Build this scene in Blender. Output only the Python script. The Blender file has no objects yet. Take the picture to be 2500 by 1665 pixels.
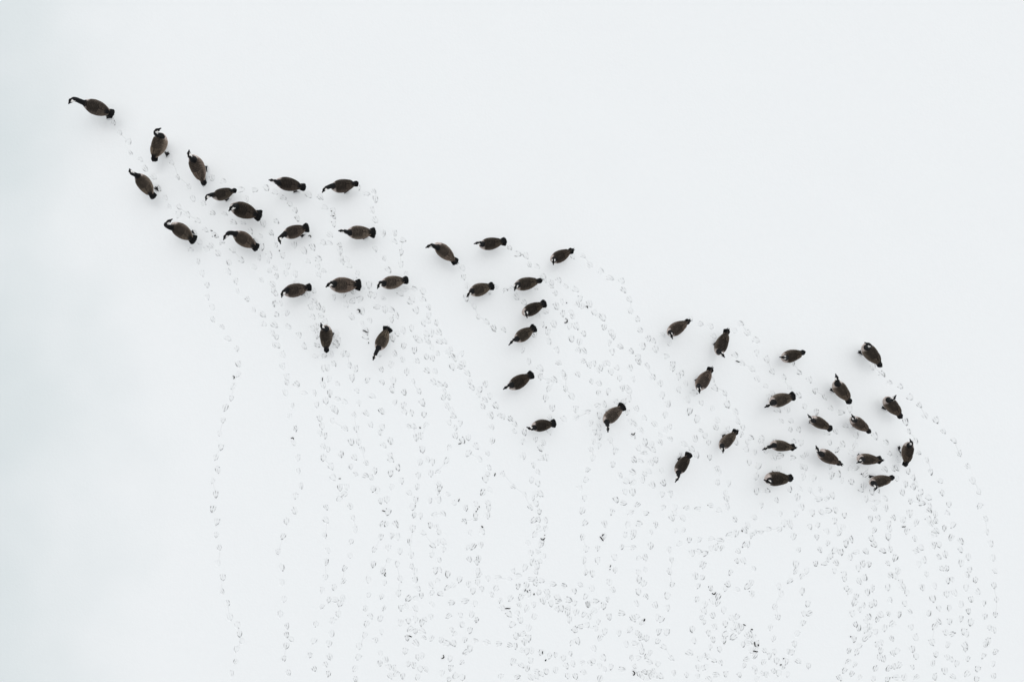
import bpy, math, random
import numpy as np
from mathutils import Vector, Matrix

random.seed(11)
rng = np.random.default_rng(11)
R = math.radians
scene = bpy.context.scene
COL = scene.collection

# ------------------------------------------------------------------ camera
# drone looking straight down from 12.5 m, 24 mm equivalent lens
CAM_H = 12.5
MPP = 0.0075                       # metres on the ground per photo pixel (2500 px wide)
cam_d = bpy.data.cameras.new('camera')
cam_d.sensor_width = 36.0
cam_d.lens = 24.0
cam_d.clip_start = 0.1
cam_d.clip_end = 3000.0
cam = bpy.data.objects.new('camera', cam_d)
cam.location = (0, 0, CAM_H)
cam.rotation_euler = (0, 0, 0)
COL.objects.link(cam)
scene.camera = cam

# ------------------------------------------------------------------ overcast light
SUN_EL, SUN_AZ = R(66), R(20)
world = bpy.data.worlds.new('World')
scene.world = world
world.use_nodes = True
wn = world.node_tree
wn.nodes.clear()
sky = wn.nodes.new('ShaderNodeTexSky')
sky.sky_type = 'NISHITA'
sky.sun_disc = False
sky.sun_elevation = SUN_EL
sky.sun_rotation = SUN_AZ
sky.air_density = 1.0
sky.dust_density = 1.7
sky.ozone_density = 1.0
hsv = wn.nodes.new('ShaderNodeHueSaturation')       # overcast: grey cloud light
hsv.inputs['Saturation'].default_value = 0.07
bg = wn.nodes.new('ShaderNodeBackground')
bg.inputs['Strength'].default_value = 0.15
wo = wn.nodes.new('ShaderNodeOutputWorld')
wn.links.new(sky.outputs[0], hsv.inputs['Color'])
wn.links.new(hsv.outputs[0], bg.inputs['Color'])
wn.links.new(bg.outputs[0], wo.inputs['Surface'])

sun_d = bpy.data.lights.new('sun', 'SUN')
sun_d.energy = 0.5
sun_d.angle = R(130)
sun_d.color = (1.0, 0.985, 0.965)
sun = bpy.data.objects.new('sun', sun_d)
sdir = Vector((math.sin(SUN_AZ) * math.cos(SUN_EL), math.cos(SUN_AZ) * math.cos(SUN_EL), math.sin(SUN_EL)))
sun.rotation_euler = sdir.to_track_quat('Z', 'Y').to_euler()
sun.location = (0, 0, 30)
COL.objects.link(sun)

scene.view_settings.view_transform = 'Standard'
scene.view_settings.look = 'None'
scene.view_settings.gamma = 1.0
scene.view_settings.exposure = 0.21
scene.view_settings.use_curve_mapping = False


# ------------------------------------------------------------------ helpers
def at(px, py, z=0.0):
    """photo pixel -> point at height z in the place"""
    k = (CAM_H - z) / CAM_H
    return Vector(((px - 1250.0) * MPP * k, (832.5 - py) * MPP * k, z))


def link_mesh(name, verts, faces, mat, parent=None, smooth=True):
    me = bpy.data.meshes.new(name)
    me.from_pydata([tuple(v) for v in verts], [], faces)
    if smooth:
        me.polygons.foreach_set('use_smooth', [True] * len(me.polygons))
    if mat:
        me.materials.append(mat)
    o = bpy.data.objects.new(name, me)
    COL.objects.link(o)
    o.parent = parent
    return o


def np_mesh(name, co, quads, mat):
    """fast mesh from numpy vertex and quad arrays"""
    me = bpy.data.meshes.new(name)
    nf = len(quads)
    me.vertices.add(len(co))
    me.vertices.foreach_set('co', np.ascontiguousarray(co, dtype=np.float32).ravel())
    me.loops.add(nf * 4)
    me.loops.foreach_set('vertex_index', np.ascontiguousarray(quads, dtype=np.int32).ravel())
    me.polygons.add(nf)
    me.polygons.foreach_set('loop_start', np.arange(0, nf * 4, 4, dtype=np.int32))
    me.polygons.foreach_set('use_smooth', np.ones(nf, dtype=bool))
    me.update(calc_edges=True)
    me.materials.append(mat)
    return me


def value_noise(X, Y, scale, seed):
    """smooth value noise in [-1, 1]"""
    r = np.random.default_rng(seed)
    T = r.uniform(-1, 1, (64, 64))
    x = X / scale + 1000.0
    y = Y / scale + 1000.0
    xi = np.floor(x).astype(int)
    yi = np.floor(y).astype(int)
    fx = x - xi
    fy = y - yi
    fx = fx * fx * (3 - 2 * fx)
    fy = fy * fy * (3 - 2 * fy)
    a = T[yi % 64, xi % 64]
    b = T[yi % 64, (xi + 1) % 64]
    c = T[(yi + 1) % 64, xi % 64]
    d = T[(yi + 1) % 64, (xi + 1) % 64]
    return (a * (1 - fx) + b * fx) * (1 - fy) + (c * (1 - fx) + d * fx) * fy


def sstep(a, b, x):
    t = np.clip((x - a) / (b - a), 0, 1)
    return t * t * (3 - 2 * t)


# ------------------------------------------------------------------ materials
def new_mat(name):
    m = bpy.data.materials.new(name)
    m.use_nodes = True
    nt = m.node_tree
    return m, nt, nt.nodes['Principled BSDF']


def snow_material():
    m, nt, p = new_mat('snow')
    N, L = nt.nodes, nt.links
    geo = N.new('ShaderNodeNewGeometry')
    # base colour turns darker and grey-teal toward the left, edge varied by noise
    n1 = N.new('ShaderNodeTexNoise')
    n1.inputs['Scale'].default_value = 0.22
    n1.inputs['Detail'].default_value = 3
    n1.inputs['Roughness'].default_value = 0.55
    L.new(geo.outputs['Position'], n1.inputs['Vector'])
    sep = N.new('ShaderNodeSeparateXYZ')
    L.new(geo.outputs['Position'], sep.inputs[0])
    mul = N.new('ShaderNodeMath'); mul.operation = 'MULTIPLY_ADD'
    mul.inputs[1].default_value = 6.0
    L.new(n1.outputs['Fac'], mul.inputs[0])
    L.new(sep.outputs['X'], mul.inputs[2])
    thin = N.new('ShaderNodeMapRange')  # mask for the left-hand grey tone, rising toward negative X
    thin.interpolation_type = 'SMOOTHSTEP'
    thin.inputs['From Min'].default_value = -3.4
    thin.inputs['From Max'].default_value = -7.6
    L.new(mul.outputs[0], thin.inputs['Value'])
    n2 = N.new('ShaderNodeTexNoise')
    n2.inputs['Scale'].default_value = 9.0
    n2.inputs['Detail'].default_value = 5
    L.new(geo.outputs['Position'], n2.inputs['Vector'])
    base = N.new('ShaderNodeMix'); base.data_type = 'RGBA'
    base.inputs['A'].default_value = (0.836, 0.862, 0.872, 1)
    base.inputs['B'].default_value = (0.856, 0.880, 0.888, 1)
    L.new(n2.outputs['Fac'], base.inputs['Factor'])
    greyed = N.new('ShaderNodeMix'); greyed.data_type = 'RGBA'
    greyed.inputs['B'].default_value = (0.675, 0.735, 0.745, 1)
    L.new(thin.outputs['Result'], greyed.inputs['Factor'])
    L.new(base.outputs['Result'], greyed.inputs['A'])
    # toes pressed the snow away down to wet ice
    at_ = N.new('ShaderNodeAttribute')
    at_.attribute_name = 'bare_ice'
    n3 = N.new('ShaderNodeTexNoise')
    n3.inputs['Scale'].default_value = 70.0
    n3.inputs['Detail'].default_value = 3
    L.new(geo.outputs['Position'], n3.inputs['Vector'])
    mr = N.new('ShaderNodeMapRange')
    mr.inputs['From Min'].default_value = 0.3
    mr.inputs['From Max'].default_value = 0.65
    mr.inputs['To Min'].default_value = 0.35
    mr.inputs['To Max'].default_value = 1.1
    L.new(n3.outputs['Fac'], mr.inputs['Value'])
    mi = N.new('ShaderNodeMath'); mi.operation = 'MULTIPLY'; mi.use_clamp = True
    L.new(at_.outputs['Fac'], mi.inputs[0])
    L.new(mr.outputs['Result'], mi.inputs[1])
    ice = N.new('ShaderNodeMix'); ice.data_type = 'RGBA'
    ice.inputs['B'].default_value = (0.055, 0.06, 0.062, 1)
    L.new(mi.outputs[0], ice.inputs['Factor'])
    L.new(greyed.outputs['Result'], ice.inputs['A'])
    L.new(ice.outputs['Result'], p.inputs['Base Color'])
    p.inputs['Roughness'].default_value = 0.75
    p.inputs['Specular IOR Level'].default_value = 0.2
    n4 = N.new('ShaderNodeTexNoise')
    n4.inputs['Scale'].default_value = 22.0
    n4.inputs['Detail'].default_value = 6
    L.new(geo.outputs['Position'], n4.inputs['Vector'])
    b = N.new('ShaderNodeBump')
    b.inputs['Strength'].default_value = 0.2
    b.inputs['Distance'].default_value = 0.01
    L.new(n4.outputs['Fac'], b.inputs['Height'])
    L.new(b.outputs['Normal'], p.inputs['Normal'])
    return m


def plumage_material(name, bar_scale, bar_amount):
    m, nt, p = new_mat(name)
    N, L = nt.nodes, nt.links
    col = N.new('ShaderNodeAttribute'); col.attribute_name = 'plumage'
    bar = N.new('ShaderNodeAttribute'); bar.attribute_name = 'barring'
    tc = N.new('ShaderNodeTexCoord')
    w = N.new('ShaderNodeTexWave')
    w.wave_type = 'BANDS'
    w.bands_direction = 'X'
    w.wave_profile = 'SAW'
    w.inputs['Scale'].default_value = bar_scale
    w.inputs['Distortion'].default_value = 4.5
    w.inputs['Detail'].default_value = 2.0
    w.inputs['Detail Scale'].default_value = 2.6
    L.new(tc.outputs['Object'], w.inputs['Vector'])
    edge = N.new('ShaderNodeMapRange')
    edge.inputs['From Min'].default_value = 0.45
    edge.inputs['From Max'].default_value = 0.95
    L.new(w.outputs['Fac'], edge.inputs['Value'])
    nz = N.new('ShaderNodeTexNoise')
    nz.inputs['Scale'].default_value = 26.0
    nz.inputs['Detail'].default_value = 4.0
    L.new(tc.outputs['Object'], nz.inputs['Vector'])
    mm = N.new('ShaderNodeMath'); mm.operation = 'MULTIPLY'
    L.new(edge.outputs['Result'], mm.inputs[0])
    L.new(bar.outputs['Fac'], mm.inputs[1])
    m2 = N.new('ShaderNodeMath'); m2.operation = 'MULTIPLY'
    m2.inputs[1].default_value = bar_amount
    L.new(mm.outputs[0], m2.inputs[0])
    # mottling
    br = N.new('ShaderNodeMapRange')
    br.inputs['From Min'].default_value = 0.3
    br.inputs['From Max'].default_value = 0.7
    br.inputs['To Min'].default_value = 0.65
    br.inputs['To Max'].default_value = 1.4
    L.new(nz.outputs['Fac'], br.inputs['Value'])
    vm = N.new('ShaderNodeVectorMath'); vm.operation = 'SCALE'
    L.new(col.outputs['Color'], vm.inputs[0])
    L.new(br.outputs['Result'], vm.inputs['Scale'])
    mix = N.new('ShaderNodeMix'); mix.data_type = 'RGBA'
    tn = N.new('ShaderNodeAttribute'); tn.attribute_name = 'tone'
    ve = N.new('ShaderNodeVectorMath'); ve.operation = 'SCALE'
    ve.inputs[0].default_value = (0.24, 0.19, 0.15)
    L.new(tn.outputs['Fac'], ve.inputs['Scale'])
    L.new(ve.outputs[0], mix.inputs['B'])
    L.new(m2.outputs[0], mix.inputs['Factor'])
    L.new(vm.outputs[0], mix.inputs['A'])
    L.new(mix.outputs['Result'], p.inputs['Base Color'])
    p.inputs['Roughness'].default_value = 0.8
    p.inputs['Specular IOR Level'].default_value = 0.15
    bump = N.new('ShaderNodeBump')
    bump.inputs['Strength'].default_value = 0.5
    bump.inputs['Distance'].default_value = 0.006
    L.new(w.outputs['Fac'], bump.inputs['Height'])
    L.new(bump.outputs['Normal'], p.inputs['Normal'])
    return m


def dark_material(name, c, rough, spec=0.2):
    m, nt, p = new_mat(name)
    N, L = nt.nodes, nt.links
    tc = N.new('ShaderNodeTexCoord')
    nz = N.new('ShaderNodeTexNoise')
    nz.inputs['Scale'].default_value = 60
    L.new(tc.outputs['Object'], nz.inputs['Vector'])
    mx = N.new('ShaderNodeMix'); mx.data_type = 'RGBA'
    mx.inputs['A'].default_value = (c[0] * .6, c[1] * .6, c[2] * .6, 1)
    mx.inputs['B'].default_value = (c[0] * 1.4, c[1] * 1.4, c[2] * 1.4, 1)
    L.new(nz.outputs['Fac'], mx.inputs['Factor'])
    L.new(mx.outputs['Result'], p.inputs['Base Color'])
    p.inputs['Roughness'].default_value = rough
    p.inputs['Specular IOR Level'].default_value = spec
    return m


M_SNOW = snow_material()
M_BODY = plumage_material('goose_plumage', 12.5, 0.75)
M_WING = plumage_material('goose_wing_feathers', 11.5, 0.62)
M_TAIL = dark_material('black_tail_feathers', (0.007, 0.0075, 0.008), 0.8, 0.1)
M_BILL = dark_material('black_bill', (0.010, 0.010, 0.011), 0.5)
M_FOOT = dark_material('dark_webbed_skin', (0.014, 0.014, 0.015), 0.6)
M_DROP = dark_material('dark_dropping', (0.010, 0.009, 0.008), 0.7)

# ------------------------------------------------------------------ geese: measured in the photo
# tail tip, middle of the back, where the neck leaves the body, [bend of the neck], head, bill tip, tail fan (0..1), label
GEESE = [
    ((278.7, 279.8), (237.6, 264.5), (199.3, 249.2), (185, 243.5), (173.5, 246.3), (165.8, 253.6), .45,
     'leading goose at the far left of the flock, neck stretched forward and bill turned down'),
    ((374.3, 393.6), (388.7, 355.4), (392.5, 330.5), (382, 328.6), (383.5, 319), (392.1, 312.7), .2,
     'goose behind the leader with its black neck curled in an S to the right'),
    ((499.6, 453), (483.4, 410.9), (471, 388.9), None, (461.6, 376.4), (460.8, 367.8), .05,
     'slim goose near the front, facing up, with a webbed foot showing on its right'),
    ((377.2, 484.5), (354.2, 451), (334.2, 429), None, (318.9, 419.5), (316.4, 414.3), .3,
     'goose left of the long footprint trail, below the goose with the curled neck'),
    ((577, 464), (544.5, 474.5), (516.8, 475.5), None, (504.3, 482.2), (501.5, 490.4), .1,
     'goose facing left with a white breast patch, just above another with a big fanned tail'),
    ((640.2, 529), (596.2, 514.7), (577, 504.2), None, (565.6, 508), (560.4, 512.8), .75,
     'goose with a wide fanned black tail in the middle of the front group'),
    ((478.5, 590), (445, 565.4), (415.4, 557.7), (405.8, 550), (411.6, 541.5), (419.2, 535.4), .7,
     'goose on the left edge with its head turned back over a pale breast'),
    ((630.6, 607.5), (597.1, 585.5), (572.3, 570.2), (559.8, 569.2), (550.3, 577.8), (545.9, 584), .5,
     'goose with an arched neck pointing down left, beside two dark droppings'),
    ((755, 553.9), (718.6, 566.3), (690.9, 573), None, (682.3, 586.4), (684.7, 596), .8,
     'goose with fanned tail bending its head down, dark feet showing below its belly'),
    ((746.3, 458.3), (705.2, 450.6), (678.4, 446.8), None, (665, 441), (656, 439.5), .4,
     'dark goose at the top of the flock facing left, left one of the top pair'),
    ((874.9, 447.8), (837, 454.5), (810.3, 453.6), None, (792, 463), (786, 470.4), .1,
     'goose at the top of the flock facing down left, right one of the top pair'),
    ((918.3, 568.3), (877.2, 568.3), (852.3, 568.3), None, (835, 564), (825.6, 563.6), .9,
     'large brown goose facing straight left with a very wide black tail'),
    ((760.4, 700.3), (721.2, 708.9), (699.2, 707.9), None, (689.7, 717.5), (687.4, 724.2), .4,
     'left goose in the row of three barred geese'),
    ((882.9, 695.5), (837.9, 696.4), (815, 692.6), None, (803.5, 694.5), (795.8, 700.3), .75,
     'middle goose in the row of three barred geese'),
    ((996.7, 683), (958.4, 689.7), (936.4, 691.7), (929.7, 690.7), (925, 696.4), (921, 704.5), .5,
     'right goose in the row of three barred geese, ragged tail and pale breast'),
    ((796.8, 860), (796.8, 821.7), (795.8, 802.6), None, (785.3, 796.9), (783, 788.8), .05,
     'goose facing straight up beside heavily trampled snow'),
    ((948.9, 797.8), (933.6, 831.3), (921.1, 854.3), None, (913.5, 871.5), (910, 880), .95,
     'goose facing down left, its back to the row of three, with spread tail'),
    ((1115.6, 642.3), (1085, 615.5), (1066.9, 605), (1056, 599.8), (1047.7, 601), (1038.7, 605), .5,
     'pale brown goose leading the middle group, neck bent left and one foot forward'),
    ((1237, 588.7), (1197.9, 595.4), (1176.9, 595.4), None, (1166.3, 593.5), (1157.2, 595.4), .7,
     'goose facing left at the top of the middle group'),
    ((1398, 611), (1367.2, 626), (1354, 634), None, (1351, 638), (1351, 647.5), .3,
     'goose at the right end of the middle group, head up and forked wing tips'),
    ((1206.5, 696.8), (1171, 707.3), (1152, 710.2), None, (1144.3, 717.8), (1139.2, 726), .6,
     'left goose of the pair standing side by side in the middle group'),
    ((1323.2, 684.3), (1284, 693), (1264, 694.9), None, (1259, 700.6), (1255.9, 710.2), .05,
     'right goose of the pair side by side, narrow tail and a foot under its bill'),
    ((1333.7, 738.9), (1299.3, 755.1), (1288, 763.5), None, (1284.5, 766.5), (1287.4, 777), .65,
     'goose below the pair, head upright showing both white cheeks'),
    ((1307.9, 798.2), (1278.2, 817.3), (1261, 827.8), None, (1249.6, 834.5), (1241.5, 843.7), .75,
     'goose with neck stretched down left, lowest of the tight middle cluster'),
    ((1302.3, 912), (1267, 932), (1247.8, 939.7), None, (1236.3, 944.9), (1228.7, 950.3), .6,
     'lone goose facing left below the middle cluster, ragged black tail'),
    ((1357.8, 1032.5), (1322.4, 1038.2), (1303.3, 1045), None, (1293.7, 1045.9), (1285.5, 1042.5), .75,
     'lowest goose of the middle group, facing left with dark smooth back'),
    ((1524.2, 988.5), (1494.6, 1013.4), (1482.2, 1032.5), None, (1484, 1045.9), (1484.5, 1055.5), .8,
     'goose with neck hanging straight down toward the viewer, spread black tail'),
    ((1682.3, 783), (1651.6, 802), (1637.5, 813.6), None, (1638.6, 819), (1643, 828.3), .15,
     'first goose of the right hand group, head tucked round to the lower right'),
    ((1776, 805), (1761.6, 840.3), (1755.9, 859.5), None, (1763.6, 866.2), (1769.9, 872.5), .35,
     'goose facing down with its bill to the right and one foot out to the left'),
    ((1736.8, 898.7), (1716.7, 929.3), (1705.5, 943.6), None, (1707, 951.3), (1708.5, 960.9), .35,
     'brown goose facing down with a bare patch of snow to its right'),
    ((1961, 860.5), (1931, 869), (1920, 872.5), None, (1913.5, 872.5), (1902.8, 871.9), .1,
     'small goose facing left, head raised, high in the right hand group'),
    ((1941.5, 965.6), (1904.2, 976.2), (1886, 983.8), None, (1875.5, 989.6), (1866.5, 995.3), .7,
     'goose facing lower left with a broad square black tail in the right group'),
    ((2151.2, 894), (2125.7, 863.4), (2119, 848), None, (2121, 841), (2110.9, 835.8), .1,
     'topmost goose at far right with a large pale breast'),
    ((2076, 983.3), (2053, 952.7), (2043.2, 932.2), None, (2042.8, 922), (2041, 913.9), .3,
     'goose facing up with head straight above its shoulders in the right group'),
    ((2201, 1019), (2176.7, 990.9), (2172, 976), None, (2182, 972), (2189.5, 964), .2,
     'goose with pale breast, bill pointing to the upper right'),
    ((2028.8, 1047), (1999.4, 1031.7), (1982, 1026), None, (1977.8, 1019), (1971.9, 1010.8), .5,
     'goose facing upper left, left one of the close pair in the right group'),
    ((2124.4, 1054.7), (2096.4, 1034.3), (2086, 1024), None, (2083.6, 1019), (2079.8, 1011.8), .15,
     'goose facing upper left, right one of the close pair, pinkish breast'),
    ((1937, 1092), (1905, 1087.9), (1882, 1086.6), None, (1869.3, 1094.2), (1860.9, 1098.8), .6,
     'goose reaching its black neck to the lower left, crossed wing tips'),
    ((2051.7, 1132.5), (2019.8, 1114.6), (2000.7, 1107), None, (1995.6, 1096.8), (1993, 1089), .1,
     'goose with head up and a lifted foot at its lower left side'),
    ((2144, 1122.3), (2116.4, 1120.6), (2107, 1122), None, (2099.8, 1126.4), (2092, 1130.6), .75,
     'goose with broad pink breast and dark head laid across it'),
    ((2209.9, 1137.6), (2215, 1103.2), (2221, 1087), None, (2225.2, 1080.2), (2221.9, 1070.5), .35,
     'rightmost goose, facing straight up beside a curved footprint trail'),
    ((2181.9, 1165.4), (2147, 1173.7), (2133, 1181), None, (2138.4, 1189.5), (2136.3, 1198.2), .2,
     'bottom right goose, black neck bent down over a barred brown body'),
    ((1934.4, 1166.9), (1894.8, 1168.2), (1881, 1175), None, (1875.7, 1175.9), (1864.7, 1170.8), .35,
     'goose with head folded back on its body, lower left of the right group'),
    ((1684.8, 1105.5), (1665, 1134.8), (1654.5, 1159), None, (1653.6, 1168.6), (1648.2, 1178.2), .7,
     'lowest goose between the groups, facing down left with rounded tail'),
    ((1795.8, 1054.4), (1774.7, 1076.1), (1763, 1088.9), None, (1765.2, 1097.8), (1765.6, 1106.7), .5,
     'small goose facing down with forked wing tips and pale breast on its left'),
]

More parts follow.
